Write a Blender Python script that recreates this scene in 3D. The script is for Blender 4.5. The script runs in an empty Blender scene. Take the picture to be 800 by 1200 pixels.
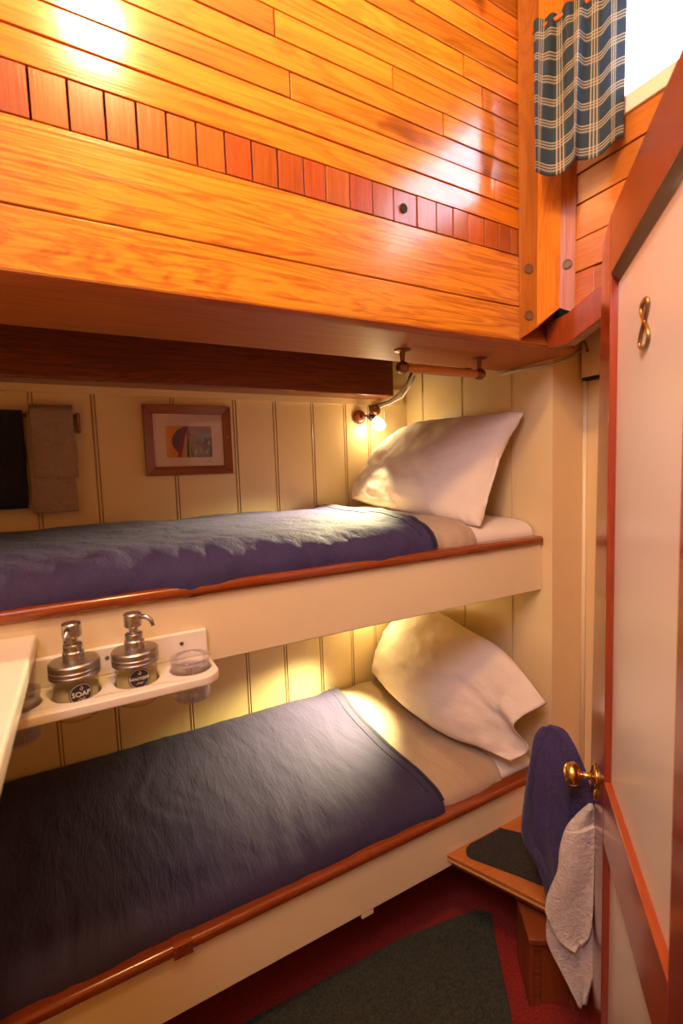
import bpy, bmesh, math, random
from mathutils import Vector, Matrix, noise
random.seed(7)
SC = bpy.context.scene
COL = SC.collection
PI = math.pi
def lerp(a, b, t): return a + (b - a) * t
def sstep(a, b, x):
    t = max(0.0, min(1.0, (x - a) / (b - a))); return t * t * (3 - 2 * t)
def N(x, y, z=0.0): return noise.noise(Vector((x, y, z)))
def FB(x, y, z=0.0, o=4): return noise.fractal(Vector((x, y, z)), 1.0, 2.0, o)

# ------------------------------------------------------------------ materials
class NT:
    def __init__(s, name):
        s.m = bpy.data.materials.new(name); s.m.use_nodes = True
        s.t = s.m.node_tree; s.t.nodes.clear()
        s.out = s.n('ShaderNodeOutputMaterial')
    def n(s, typ, **kw):
        nd = s.t.nodes.new(typ)
        for k, v in kw.items(): setattr(nd, k, v)
        return nd
    def l(s, a, b): s.t.links.new(a, b)
    def inp(s, nd, i, v):
        if isinstance(v, bpy.types.NodeSocket): s.l(v, nd.inputs[i])
        else: nd.inputs[i].default_value = v
    def math(s, op, a, b=0.0, c=0.0):
        nd = s.n('ShaderNodeMath', operation=op)
        s.inp(nd, 0, a); s.inp(nd, 1, b); s.inp(nd, 2, c)
        return nd.outputs[0]
    def mix(s, f, a, b, mode='MIX'):
        nd = s.n('ShaderNodeMix', data_type='RGBA', blend_type=mode)
        s.inp(nd, 0, f); s.inp(nd, 6, a); s.inp(nd, 7, b)
        return nd.outputs[2]
    def ramp(s, f, stops, interp='LINEAR'):
        nd = s.n('ShaderNodeValToRGB'); nd.color_ramp.interpolation = interp
        e = nd.color_ramp.elements
        while len(e) > 1: e.remove(e[-1])
        e[0].position = stops[0][0]; e[0].color = stops[0][1]
        for p, c in stops[1:]:
            x = e.new(p); x.color = c
        s.l(f, nd.inputs[0]); return nd.outputs[0]
    def coord(s, scale=(1, 1, 1), off=None, kind='Object'):
        tc = s.n('ShaderNodeTexCoord'); mp = s.n('ShaderNodeMapping')
        v = tc.outputs[kind]
        if off is not None:
            va = s.n('ShaderNodeVectorMath', operation='ADD'); s.l(v, va.inputs[0]); s.l(off, va.inputs[1]); v = va.outputs[0]
        s.l(v, mp.inputs[0]); mp.inputs['Scale'].default_value = scale
        return mp.outputs[0]
    def noise(s, vec, scale=5, detail=4, rough=.5, dist=0.0):
        nd = s.n('ShaderNodeTexNoise'); s.l(vec, nd.inputs['Vector'])
        nd.inputs['Scale'].default_value = scale; nd.inputs['Detail'].default_value = detail
        nd.inputs['Roughness'].default_value = rough; nd.inputs['Distortion'].default_value = dist
        return nd.outputs[0]
    def bump(s, h, strength=.3, dist=.01):
        nd = s.n('ShaderNodeBump'); nd.inputs['Strength'].default_value = strength
        nd.inputs['Distance'].default_value = dist; s.l(h, nd.inputs['Height']); return nd.outputs[0]
    def pbr(s, color, rough=.5, normal=None, **kw):
        p = s.n('ShaderNodeBsdfPrincipled')
        s.inp(p, 'Base Color', color); s.inp(p, 'Roughness', rough)
        if normal is not None: s.l(normal, p.inputs['Normal'])
        for k, v in kw.items(): s.inp(p, k.replace('_', ' '), v)
        s.l(p.outputs[0], s.out.inputs[0]); return s.m
def C4(c): return (c[0], c[1], c[2], 1.0)
def sc(c, f): return (c[0] * f, c[1] * f, c[2] * f, 1.0)

def wood(name, base, dark, axis='x', rough=.25, grain=1.0, vary=.3, coat=.5, ring=6.0, bump=.12, hue=None, knots=0):
    t = NT(name)
    at = t.n('ShaderNodeAttribute', attribute_name='rnd'); r = at.outputs['Fac']
    cmb = t.n('ShaderNodeCombineXYZ')
    t.l(t.math('MULTIPLY', r, 13.7), cmb.inputs[0]); t.l(t.math('MULTIPLY', r, 7.3), cmb.inputs[1]); t.l(t.math('MULTIPLY', r, 19.1), cmb.inputs[2])
    a = {'x': (.09, 1, 1), 'y': (1, .09, 1), 'z': (1, 1, .09)}[axis]
    v1 = t.coord(tuple(ring * k for k in a), cmb.outputs[0])
    v2 = t.coord(tuple(90 * (k if k == 1 else k * .35) for k in a), cmb.outputs[0])
    n1 = t.noise(v1, 1.6, 5, .55, 1.6)
    rings = t.math('ABSOLUTE', t.math('SINE', t.math('MULTIPLY', n1, 26)))
    rings = t.math('POWER', rings, 3.0)
    n2 = t.noise(v2, 1.5, 3, .6)
    streak = t.math('MULTIPLY', t.math('SUBTRACT', n2, .42), 2.2)
    streak.node.use_clamp = True
    f = t.math('MULTIPLY_ADD', rings, .28 * grain, t.math('MULTIPLY', streak, .42 * grain))
    f = t.math('ADD', f, t.math('MULTIPLY', t.noise(v1, .6, 3), .25)); f.node.use_clamp = True
    c = t.mix(f, C4(base), C4(dark))
    if knots:
        kn = t.noise(t.coord((7, 11, 11), cmb.outputs[0]), 1.0, 2, .4, .5)
        kf = t.math('MULTIPLY', t.math('SUBTRACT', kn, .66), 9.0); kf.node.use_clamp = True
        c = t.mix(t.math('MULTIPLY', kf, .75), c, sc(dark, .35))
    k = t.math('MULTIPLY_ADD', t.math('SUBTRACT', r, .5), 2 * vary, 1.0)
    hs = t.n('ShaderNodeHueSaturation'); t.l(c, hs.inputs['Color']); t.l(k, hs.inputs['Value'])
    t.l(t.math('MULTIPLY_ADD', t.math('FRACT', t.math('MULTIPLY', r, 5.3)), .016, .492), hs.inputs['Hue'])
    b = t.bump(t.math('ADD', n2, t.math('MULTIPLY', n1, .6)), bump, .004)
    return t.pbr(hs.outputs[0], rough, b, Coat_Weight=coat, Coat_Roughness=.12)

def paint(name, col, rough=.35, mottle=.06, bump=.05):
    t = NT(name); v = t.coord((1, 1, 1))
    n = t.noise(v, 6, 5, .6)
    c = t.mix(n, sc(col, 1 - mottle), sc(col, 1 + mottle))
    b = t.bump(t.noise(t.coord((9, 9, 60)), 5, 3), bump, .003)
    return t.pbr(c, rough, b, Coat_Weight=.25, Coat_Roughness=.2)

def cloth(name, col, rough=.85, weave=400, sheen=.3, bump=.15, mottle=.1, wrinkle=None):
    t = NT(name); v = t.coord((1, 1, 1))
    c = t.mix(t.noise(v, 8, 4), sc(col, 1 - mottle), sc(col, 1 + mottle))
    h = t.noise(v, weave, 2)
    if wrinkle:
        w = t.noise(t.coord(wrinkle), 1.0, 4, .6, .6)
        w2 = t.noise(t.coord(tuple(k * 2.3 for k in wrinkle)), 1.0, 3, .6, .8)
        h = t.math('ADD', t.math('MULTIPLY', h, .12), t.math('MULTIPLY_ADD', w2, .6, w))
        b = t.bump(h, bump, .01)
    else: b = t.bump(h, bump, .002)
    return t.pbr(c, rough, b, Sheen_Weight=sheen, Sheen_Roughness=.5, Specular_IOR_Level=.18)

def terry(name, col, scale=190):
    t = NT(name); v = t.coord((1, 1, 1))
    n = t.math('MULTIPLY_ADD', t.noise(v, scale * .4, 3, .7), .6, t.math('MULTIPLY', t.noise(v, scale, 3, .7), .4)); m = t.noise(v, 14, 3)
    c = t.mix(t.math('MULTIPLY_ADD', t.math('SUBTRACT', n, .5), 1.6, .5), sc(col, .66), sc(col, 1.25)); c.node.clamp_factor = True; c = t.mix(t.math('MULTIPLY', m, .4), c, sc(col, .8))
    return t.pbr(c, .95, t.bump(n, 1.0, .008), Sheen_Weight=.2, Sheen_Roughness=.4)

def carpet(name, col, col2):
    t = NT(name); v = t.coord((1, 1, 1))
    n = t.noise(v, 170, 4, .75); m = t.noise(v, 20, 3)
    c = t.mix(t.math('MULTIPLY_ADD', t.math('SUBTRACT', n, .5), 2.4, .5), C4(col), C4(col2)); c.node.clamp_factor = True
    c = t.mix(t.math('MULTIPLY', m, .35), c, sc(col, .7))
    return t.pbr(c, .95, t.bump(n, 1.0, .008))

def metal(name, col, rough=.25):
    t = NT(name); n = t.noise(t.coord((1, 1, 1)), 60, 3)
    return t.pbr(C4(col), t.math('MULTIPLY_ADD', n, .15, rough), Metallic=1.0)

def thin_glass(name, tint=(1, 1, 1), rough=.0, haze=None, fres=.8):
    t = NT(name)
    tr = t.n('ShaderNodeBsdfTransparent'); tr.inputs[0].default_value = C4(tint)
    gl = t.n('ShaderNodeBsdfGlossy'); gl.inputs['Roughness'].default_value = rough
    lw = t.n('ShaderNodeLayerWeight'); lw.inputs[0].default_value = .35
    ms = t.n('ShaderNodeMixShader')
    t.l(t.math('MULTIPLY_ADD', lw.outputs['Fresnel'], fres, .02), ms.inputs[0]); t.l(tr.outputs[0], ms.inputs[1]); t.l(gl.outputs[0], ms.inputs[2])
    o = ms.outputs[0]
    if haze:
        d = t.n('ShaderNodeBsdfDiffuse'); d.inputs[0].default_value = C4(haze[0])
        tl = t.n('ShaderNodeBsdfTranslucent'); tl.inputs[0].default_value = C4(haze[0])
        m3 = t.n('ShaderNodeMixShader'); m3.inputs[0].default_value = .35
        t.l(d.outputs[0], m3.inputs[1]); t.l(tl.outputs[0], m3.inputs[2])
        m2 = t.n('ShaderNodeMixShader'); m2.inputs[0].default_value = haze[1]
        t.l(o, m2.inputs[1]); t.l(m3.outputs[0], m2.inputs[2]); o = m2.outputs[0]
    t.l(o, t.out.inputs[0]); return t.m

def emit(name, col, s):
    t = NT(name); e = t.n('ShaderNodeEmission'); e.inputs[0].default_value = C4(col); e.inputs[1].default_value = s
    t.l(e.outputs[0], t.out.inputs[0]); return t.m

def plain(name, col, rough=.5, **kw):
    t = NT(name); n = t.noise(t.coord((1, 1, 1)), 30, 3)
    return t.pbr(t.mix(n, sc(col, .9), sc(col, 1.1)), rough, **kw)

def plaid(name):
    t = NT(name); tc = t.n('ShaderNodeTexCoord'); sp = t.n('ShaderNodeSeparateXYZ'); t.l(tc.outputs['UV'], sp.inputs[0])
    def lines(x, per, offs, w):
        f = t.math('FRACT', t.math('DIVIDE', x, per)); o = None
        for k in offs:
            d = t.math('LESS_THAN', t.math('ABSOLUTE', t.math('SUBTRACT', f, k)), w)
            o = d if o is None else t.math('MAXIMUM', o, d)
        return o
    u, v = sp.outputs[0], sp.outputs[1]
    base = C4((.060, .105, .165)); green = C4((.06, .16, .13))
    fu = t.math('FRACT', t.math('DIVIDE', u, .062)); fv = t.math('FRACT', t.math('DIVIDE', v, .056))
    c = t.mix(t.math('MULTIPLY', t.math('GREATER_THAN', fu, .62), .6), base, C4((.16, .22, .2)))
    c = t.mix(t.math('MULTIPLY', t.math('GREATER_THAN', fv, .62), .55), c, C4((.2, .24, .2)))
    lu = lines(u, .062, (.66, .78, .9), .024); lv = lines(v, .056, (.66, .79, .92), .025)
    c = t.mix(t.math('MULTIPLY', lu, .75), c, C4((.85, .80, .70)))
    c = t.mix(t.math('MULTIPLY', lv, .75), c, C4((.85, .76, .64)))
    p = t.n('ShaderNodeBsdfPrincipled'); t.l(c, p.inputs['Base Color']); p.inputs['Roughness'].default_value = .9
    tl = t.n('ShaderNodeBsdfTranslucent'); t.l(c, tl.inputs[0])
    ms = t.n('ShaderNodeMixShader'); ms.inputs[0].default_value = .55
    t.l(p.outputs[0], ms.inputs[1]); t.l(tl.outputs[0], ms.inputs[2]); t.l(ms.outputs[0], t.out.inputs[0])
    return t.m

M = {}
M['plank'] = wood('plank_pine', (.70, .235, .014), (.32, .062, .004), 'x', .20, 1.2, .38, .8, 5, knots=1)
M['block'] = wood('end_block_pine', (.46, .105, .008), (.24, .038, .003), 'z', .28, 1.0, .24, .4, 12)
M['oak'] = wood('golden_oak', (.78, .325, .018), (.36, .082, .004), 'x', .28, 1.7, .08, .5, 9, .2)
M['postwood'] = wood('post_oak', (.60, .18, .018), (.32, .065, .006), 'z', .34, 1.1, .42, .3, 8)
M['sidewood'] = wood('window_wall_pine', (.52, .17, .03), (.28, .07, .012), 'y', .3, .8, .25, .4, 6)
M['beamdark'] = wood('dark_beam_mahogany', (.27, .055, .015), (.06, .011, .004), 'x', .35, 1.2, .1, .3, 8)
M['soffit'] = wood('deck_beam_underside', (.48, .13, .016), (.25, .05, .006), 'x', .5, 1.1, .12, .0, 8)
M['rail'] = wood('varnished_rail', (.27, .048, .009), (.12, .016, .004), 'x', .22, .9, .1, .6, 10)
M['doorwood'] = wood('door_mahogany', (.30, .050, .010), (.16, .022, .005), 'z', .22, .8, .12, .6, 7)
M['doorwoodx'] = wood('door_rail_mahogany', (.40, .088, .012), (.22, .036, .006), 'x', .22, .8, .12, .6, 7)
M['stepwood'] = wood('step_wood', (.50, .15, .026), (.30, .07, .012), 'x', .3, .7, .15, .4, 8)
M['boxwood'] = wood('box_wood', (.24, .052, .012), (.13, .025, .006), 'z', .35, .7, .2, .3, 8)
M['ply'] = wood('ply_edge', (.78, .42, .13), (.55, .24, .06), 'x', .4, .6, .1, .3, 14)
M['mould'] = wood('dark_moulding', (.10, .022, .016), (.05, .01, .008), 'x', .45, .7, .1, .05, 8)
M['doortop'] = wood('door_top_rail', (.22, .038, .018), (.12, .018, .010), 'x', .25, .8, .12, .6, 7)
M['frame'] = wood('picture_frame_wood', (.23, .040, .014), (.11, .016, .006), 'x', .3, .7, .1, .5, 12)
M['handlewood'] = wood('handle_wood', (.60, .24, .06), (.4, .12, .02), 'x', .3, .8, .05, .5, 14)
M['cream'] = paint('cream_paint', (.77, .58, .30))
M['creamlight'] = paint('ivory_paint', (.80, .655, .41))
M['white'] = paint('white_gloss_paint', (.86, .80, .70), .25)
M['doorpanel'] = paint('door_panel_white', (.84, .78, .76), .3, .02, .02)
M['groove'] = plain('groove_brown_paint', (.46, .29, .12), .5)  # grooves are browner than the cream boards
M['navy'] = cloth('navy_cotton', (.036, .028, .070), .8, 500, .05, .36, .10, (36, 9, 9))
M['navyu'] = cloth('navy_cotton_upper', (.040, .030, .092), .75, 500, .05, .6, .10, (20, 12, 10))
M['navyhem'] = cloth('navy_hem', (.016, .014, .03), .85)
M['taupe'] = cloth('taupe_cotton', (.42, .30, .205), .85, 400, .2, .7, .05, (18, 12, 12))
M['fitted'] = cloth('white_fitted_cotton', (.74, .64, .55), .85, 400, .2, .2, .04, (20, 20, 10))
M['pillow'] = cloth('white_pillowcase', (.77, .65, .54), .85, 350, .25, .3, .04, (12, 12, 12))
M['mattress'] = cloth('mattress_ticking', (.62, .55, .47), .9)
M['towelgrey'] = terry('grey_terry', (.40, .275, .20))
M['toweldark'] = terry('black_terry', (.012, .010, .014))
M['towelnavy'] = terry('navy_terry', (.055, .034, .115))
M['towelwhite'] = terry('white_terry', (.72, .60, .50))
M['redcarpet'] = carpet('red_carpet', (.12, .006, .004), (.56, .030, .016))
M['rug'] = carpet('green_rug', (.008, .012, .009), (.095, .105, .078))
M['nonslip'] = carpet('nonslip_pad', (.006, .006, .006), (.055, .05, .045))
M['brass'] = metal('brass', (.78, .50, .16), .14)
M['numberbrass'] = metal('aged_brass', (.42, .25, .09), .25)
M['bronze'] = metal('dark_bronze', (.25, .13, .06), .35)
M['steel'] = metal('brushed_steel', (.50, .49, .50), .2)
M['zinc'] = metal('zinc_lid', (.42, .39, .37), .28)
M['glass'] = thin_glass('clear_glass', (.95, .93, .94), .02, fres=.35)
M['jarglass'] = thin_glass('jar_glass', (.99, .97, .90), .02, fres=.5)
M['liquid'] = thin_glass('yellow_liquid', (.95, .86, .52), .05, ((.98, .86, .46), .8))
M['tumbler'] = thin_glass('lilac_plastic_tumbler', (.98, .965, .98), .03, ((.9, .8, .92), .04), fres=.45)
M['window'] = thin_glass('window_pane', (.97, .98, 1), 0)
M['labelblack'] = plain('black_label', (.018, .012, .012), .5)
M['labelwhite'] = plain('white_print', (.85, .8, .72), .6)
M['plug'] = wood('bung_wood', (.16, .07, .035), (.07, .03, .015), 'z', .5, .8, .1, .1, 14)
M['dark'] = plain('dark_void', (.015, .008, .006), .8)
M['cable'] = plain('grey_cable', (.55, .48, .40), .5)
M['cabledark'] = plain('dark_cable', (.06, .04, .03), .5)
M['bulb'] = emit('lit_glass_shade', (1.0, .80, .48), 14)
M['bulbblue'] = plain('chrome_socket', (.35, .33, .5), .15, Metallic=1.0)
M['mat'] = plain('picture_mat', (.80, .66, .55), .7)
M['plaid'] = plaid('plaid_cotton')
M['screw'] = metal('screw', (.3, .22, .15), .4)
def printmat():
    return None

# ------------------------------------------------------------------ mesh builder
class MB:
    def __init__(s): s.v = []; s.f = []; s.r = []; s.mi = []; s.uv = {}; s.cr = .5; s.cm = 0
    def add(s, vs, fs, uvs=None):
        o = len(s.v); s.v += [tuple(v) for v in vs]
        for f in fs:
            s.f.append(tuple(i + o for i in f)); s.r.append(s.cr); s.mi.append(s.cm)
        if uvs:
            for i, u in enumerate(uvs): s.uv[o + i] = u
        return s
    def box(s, x0, x1, y0, y1, z0, z1):
        return s.hexa([(x0, y0, z0), (x1, y0, z0), (x1, y1, z0), (x0, y1, z0), (x0, y0, z1), (x1, y0, z1), (x1, y1, z1), (x0, y1, z1)])
    def hexa(s, v):
        return s.add(v, [(0, 3, 2, 1), (4, 5, 6, 7), (0, 1, 5, 4), (1, 2, 6, 5), (2, 3, 7, 6), (3, 0, 4, 7)])
    def prism(s, bot, top):
        n = len(bot)
        return s.add(list(bot) + list(top), [tuple(reversed(range(n))), tuple(range(n, 2 * n))] + [(i, (i + 1) % n, n + (i + 1) % n, n + i) for i in range(n)])
    def poly_z(s, pts, z0, z1): return s.prism([(x, y, z0) for x, y in pts], [(x, y, z1) for x, y in pts])
    def poly_x(s, pts, x0, x1): return s.prism([(x0, y, z) for y, z in pts], [(x1, y, z) for y, z in pts])
    def poly_y(s, pts, y0, y1): return s.prism([(x, y0, z) for x, z in pts], [(x, y1, z) for x, z in pts])
    def lathe(s, prof, c=(0, 0, 0), ax=(0, 0, 1), n=32, cap=True):
        ax = Vector(ax).normalized(); q = Vector((0, 0, 1)).rotation_difference(ax); c = Vector(c)
        vs = []; fs = []
        for r, h in prof:
            for i in range(n):
                a = 2 * PI * i / n; vs.append(c + q @ Vector((r * math.cos(a), r * math.sin(a), h)))
        for j in range(len(prof) - 1):
            for i in range(n):
                fs.append((j * n + i, j * n + (i + 1) % n, (j + 1) * n + (i + 1) % n, (j + 1) * n + i))
        if cap:
            fs.append(tuple(reversed(range(n)))); fs.append(tuple(range((len(prof) - 1) * n, len(prof) * n)))
        return s.add(vs, fs)
    def tube(s, pts, rad, n=12, closed=False, flat=1.0):
        pts = [Vector(p) for p in pts]; m = len(pts); vs = []; fs = []
        up = Vector((0, 0, 1)); pn = None
        for k, p in enumerate(pts):
            a = pts[(k - 1) % m] if (closed or k > 0) else p; b = pts[(k + 1) % m] if (closed or k < m - 1) else p
            t = (b - a).normalized()
            if pn is None:
                pn = t.cross(up)
                if pn.length < .1: pn = t.cross(Vector((1, 0, 0)))
            pn = (pn - t * pn.dot(t)).normalized(); bn = t.cross(pn)
            r = rad[k] if isinstance(rad, (list, tuple)) else rad
            for i in range(n):
                q = 2 * PI * i / n; vs.append(p + pn * r * math.cos(q) + bn * r * flat * math.sin(q))
        for k in range(m if closed else m - 1):
            for i in range(n):
                k2 = (k + 1) % m
                fs.append((k * n + i, k * n + (i + 1) % n, k2 * n + (i + 1) % n, k2 * n + i))
        if not closed: fs.append(tuple(reversed(range(n)))); fs.append(tuple(range((m - 1) * n, m * n)))
        return s.add(vs, fs)
    def grid(s, fn, nu, nv, uvfn=None, flip=False):
        vs = []; uvs = []
        for j in range(nv + 1):
            for i in range(nu + 1):
                vs.append(fn(i / nu, j / nv))
                if uvfn: uvs.append(uvfn(i / nu, j / nv))
        fs = []
        for j in range(nv):
            for i in range(nu):
                a = j * (nu + 1) + i; q = (a, a + 1, a + nu + 2, a + nu + 1)
                fs.append(tuple(reversed(q)) if flip else q)
        return s.add(vs, fs, uvs or None)
    def mesh(s, name, mats, smooth=False):
        me = bpy.data.meshes.new(name); me.from_pydata(s.v, [], s.f); me.update()
        for m in (mats if isinstance(mats, (list, tuple)) else [mats]): me.materials.append(m)
        at = me.attributes.new('rnd', 'FLOAT', 'FACE'); at.data.foreach_set('value', s.r)
        me.polygons.foreach_set('material_index', s.mi)
        if s.uv:
            ul = me.uv_layers.new(name='UVMap')
            for lp in me.loops: ul.data[lp.index].uv = s.uv.get(lp.vertex_index, (0, 0))
        if smooth: me.polygons.foreach_set('use_smooth', [True] * len(me.polygons))
        return me
    def build(s, name, mats, parent=None, bevel=0, smooth=False, solid=0, sub=0, seg=2, origin=None):
        me = s.mesh(name, mats, smooth)
        if origin is not None: me.transform(Matrix.Translation(-Vector(origin)))
        o = bpy.data.objects.new(name, me); COL.objects.link(o)
        if origin is not None: o.location = origin
        if parent is not None: o.parent = parent
        bm = bmesh.new(); bm.from_mesh(me); bmesh.ops.recalc_face_normals(bm, faces=bm.faces); bm.to_mesh(me); bm.free()
        if bevel:
            b = o.modifiers.new('bevel', 'BEVEL'); b.width = bevel; b.segments = seg; b.limit_method = 'ANGLE'; b.angle_limit = math.radians(35)
        if solid:
            d = o.modifiers.new('thick', 'SOLIDIFY'); d.thickness = solid; d.offset = 0
        if sub:
            d = o.modifiers.new('sub', 'SUBSURF'); d.levels = sub; d.render_levels = sub
        if bevel: 
            for p in me.polygons: p.use_smooth = True
            w = o.modifiers.new('wn', 'WEIGHTED_NORMAL'); w.keep_sharp = True
        return o
def tag(o, label, cat, group=None, kind=None):
    o['label'] = label; o['category'] = cat
    if group: o['group'] = group
    if kind: o['kind'] = kind
    return o
def empty(name, loc, label, cat, group=None, kind=None, rotz=0):
    o = bpy.data.objects.new(name, None); COL.objects.link(o); o.location = loc; o.rotation_euler = (0, 0, rotz)
    o.empty_display_size = .05
    return tag(o, label, cat, group, kind)
def struct(o, label, cat): return tag(o, label, cat, kind='structure')
def text_mesh(txt, size, extrude=.0003):
    cu = bpy.data.curves.new('t', 'FONT'); cu.body = txt; cu.size = size; cu.extrude = extrude; cu.align_x = 'CENTER'; cu.align_y = 'CENTER'
    ob = bpy.data.objects.new('t', cu); COL.objects.link(ob)
    bpy.context.view_layer.update()
    me = bpy.data.meshes.new_from_object(ob.evaluated_get(bpy.context.evaluated_depsgraph_get()))
    vs = [v.co.copy() for v in me.vertices]; fs = [tuple(p.vertices) for p in me.polygons]
    bpy.data.objects.remove(ob); bpy.data.curves.remove(cu); bpy.data.meshes.remove(me)
    return vs, fs

# layout constants (metres; camera stands at x=0, y=0, z=1.45)
XE, YB, YF = 1.33, 1.80, 1.07      # end wall, hull lining wall, bunk fronts
XL = -.62                          # foot end of the bunks
YU, ZS = .950, 1.7866              # plank cabin side plane and lower edge of the deck beam

# ------------------------------------------------------------------ room shell
MBx = MB().box(XL - .1, 2.2, -1.4, 2.0, -.05, 0)
struct(MBx.build('floor', M['redcarpet']), 'red carpeted cabin floor around the dark green rug', 'floor')

def beadboard_x(x0, x1, y, z0, z1, grooves):
    m = MB(); g = .0075; e = [x0] + grooves + [x1]
    for i in range(len(e) - 1):
        a, b = e[i], e[i + 1]
        aa = a + (g if i else 0); bb = b - (g if i < len(e) - 2 else 0)
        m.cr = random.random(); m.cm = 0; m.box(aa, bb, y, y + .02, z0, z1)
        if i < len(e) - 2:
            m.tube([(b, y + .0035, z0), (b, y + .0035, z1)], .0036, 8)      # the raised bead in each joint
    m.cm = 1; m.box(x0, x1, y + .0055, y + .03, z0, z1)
    return m
gro = [-.29, -.118, .056, .306, .530, .690, .853, 1.005, 1.125]
m = beadboard_x(XL, XE, YB, 0, 1.96, gro)
m.cm = 0; m.box(XL, 1.30, YB - .014, YB + .01, 1.728, 1.80)
struct(m.build('wall_back', [M['cream'], M['groove']]), 'cream beadboard lining wall behind both bunks', 'wall')

m = MB(); g = .005; ys = [1.03, 1.192, 1.437, 1.682, YB + .02]
for i in range(4):
    m.cr = random.random(); m.cm = 0
    m.box(XE, XE + .02, ys[i] + (g if i else 0), ys[i + 1] - g, 0, (1.81, 1.815, 1.96, 1.96)[i])
    m.tube([(XE + .0035, ys[i + 1], 0), (XE + .0035, ys[i + 1], 1.775)], .003, 8) if i < 3 else None
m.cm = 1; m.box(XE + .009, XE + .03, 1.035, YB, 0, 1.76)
m.cm = 0
m.box(XE + .0205, 1.489, 1.0305, 1.048, 0, 1.86)
struct(m.build('wall_end', [M['cream'], M['groove']]), 'cream board wall at the pillow end of both bunks', 'wall')

m = MB(); m.box(1.49, 1.52, -1.4, 1.05, 0, 1.90)
struct(m.build('wall_side', M['cream']), 'cream painted side wall half hidden behind the open door', 'wall')
m = MB(); m.tube([(1.486, 1.026, 0), (1.486, 1.026, 1.86)], .007, 12)
struct(m.build('trim_corner', M['creamlight'], smooth=True), 'thin cream corner bead between end wall and side wall', 'trim')

# plank cabin side above the deck beam: individual planks, slightly falling to the right
m = MB()
def zl(z_left, z_right):
    return lambda x: lerp(z_left, z_right, (x + .071) / 1.146)
XR = 1.097
rows = [zl(2.1116 + i * .0528, 2.0814 + i * .0524) for i in range(16)]
joints = [[-.35], [-.18, 1.0], [.431], [-.4, .83], [.402, .685], [-.2, .96], [.30, .897], [.62], [.1, .75], [.45], [.25, .9], [.6], [.1], [.7], [.4]]
def plank(x0, x1, fb, ft, y, th):
    gp = .0017
    m.hexa([(x0 + gp, y, fb(x0) + gp), (x1 - gp, y, fb(x1) + gp), (x1 - gp, y + th, fb(x1) + gp), (x0 + gp, y + th, fb(x0) + gp),
            (x0 + gp, y, ft(x0) - gp), (x1 - gp, y, ft(x1) - gp), (x1 - gp, y + th, ft(x1) - gp), (x0 + gp, y + th, ft(x0) - gp)])
for i in range(15):
    xs = [XL] + joints[i] + [XR]
    for a, b in zip(xs, xs[1:]):
        m.cr = random.random(); plank(a, b, rows[i], rows[i + 1], YU + random.uniform(0, .0015), .03)
m.cm = 1
cuts = [-.08, -.027, .028, .083, .133, .183, .236, .289, .342, .396, .453, .504, .563, .622, .679, .746, .804, .857, .906, .963, 1.012, 1.057]
xs = [XL + .06 * k for k in range(9)] + cuts + [XR]
for a, b in zip(xs, xs[1:]):
    m.cr = random.random(); plank(a, b, zl(2.029, 2.012), rows[0], YU + random.uniform(0, .002), .03)
m.cm = 2; m.box(XL, XR, YU + .03, YU + .05, 1.80, 2.9)
m.lathe([(.0, 0), (.010, 0), (.011, .003)], (.706, YU + .001, 2.052), (0, -1, 0), 14)
struct(m.build('wall_upper', [M['plank'], M['block'], M['dark']], bevel=.0009), 'varnished orange plank cabin side above the bunks', 'wall')

m = MB(); m.cr = .62
lo = zl(ZS, ZS); mid = zl(1.8904, 1.878); hi = zl(2.029, 2.012)
plank(XL, XR, mid, hi, YU - .001, .04); m.cr = .45
plank(XL, XR, lo, mid, YU - .002, .04)
struct(m.build('trim_oak', M['oak'], bevel=.002), 'two wide golden oak planks under the row of short blocks', 'trim')
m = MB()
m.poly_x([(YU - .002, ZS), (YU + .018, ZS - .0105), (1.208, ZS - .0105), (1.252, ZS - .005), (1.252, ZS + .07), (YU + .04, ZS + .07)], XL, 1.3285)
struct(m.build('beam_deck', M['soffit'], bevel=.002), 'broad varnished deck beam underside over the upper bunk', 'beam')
m = MB(); m.box(XL, 1.185, 1.69, YB - .002, 1.752, 1.95)
struct(m.build('beam_back', M['beamdark'], bevel=.006), 'dark mahogany beam running along the back above the picture', 'beam')

# corner post, three faced, with plugged bolt holes
m = MB()
A, B, Cc, D = (1.085, .9466), (1.1295, .926), (1.1855, .897), (1.2095, .8685)
bz = [1.791, 1.821, 1.872, 1.854, 1.876, 1.876]
bk = [(1.234, .888), (1.154, .968)]
lean = .012
bot = [(p[0], p[1], z) for p, z in zip([A, B, Cc, D] + bk, bz)]
top = [(p[0] - .004, p[1] - lean * k, 2.9) for p, k in zip([A, B, Cc, D] + bk, (0, 1, 1, 1, 0, 0))]
m.prism(bot, top); m.r = [.2, .2, .12, .93, .22, .2, .2, .2]  # light and shade put into the tones: middle face lit, sides darker
post = m.build('post_corner', M['postwood'])
struct(post, 'three sided varnished corner post with plugged bolt holes', 'post')
for ia, ib, k, pz in [(0, 1, .50, 1.976), (0, 1, .52, 1.854), (2, 3, .45, 1.983)]:
    b0 = Vector(bot[ia]).lerp(Vector(bot[ib]), k); t0 = Vector(top[ia]).lerp(Vector(top[ib]), k)
    c = b0.lerp(t0, (pz - b0.z) / (t0.z - b0.z)); e = Vector(bot[ib]) - Vector(bot[ia]); nn = Vector((e.y, -e.x, 0)).normalized()
    if nn.y > 0: nn = -nn
    p = MB(); p.lathe([(.0115, -.002), (.0125, .0016), (.0105, .0018), (.0095, .0006), (0, .0004)], c + nn * .002, nn, 20, cap=False)
    p.build('bung', M['plug'], post)

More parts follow.
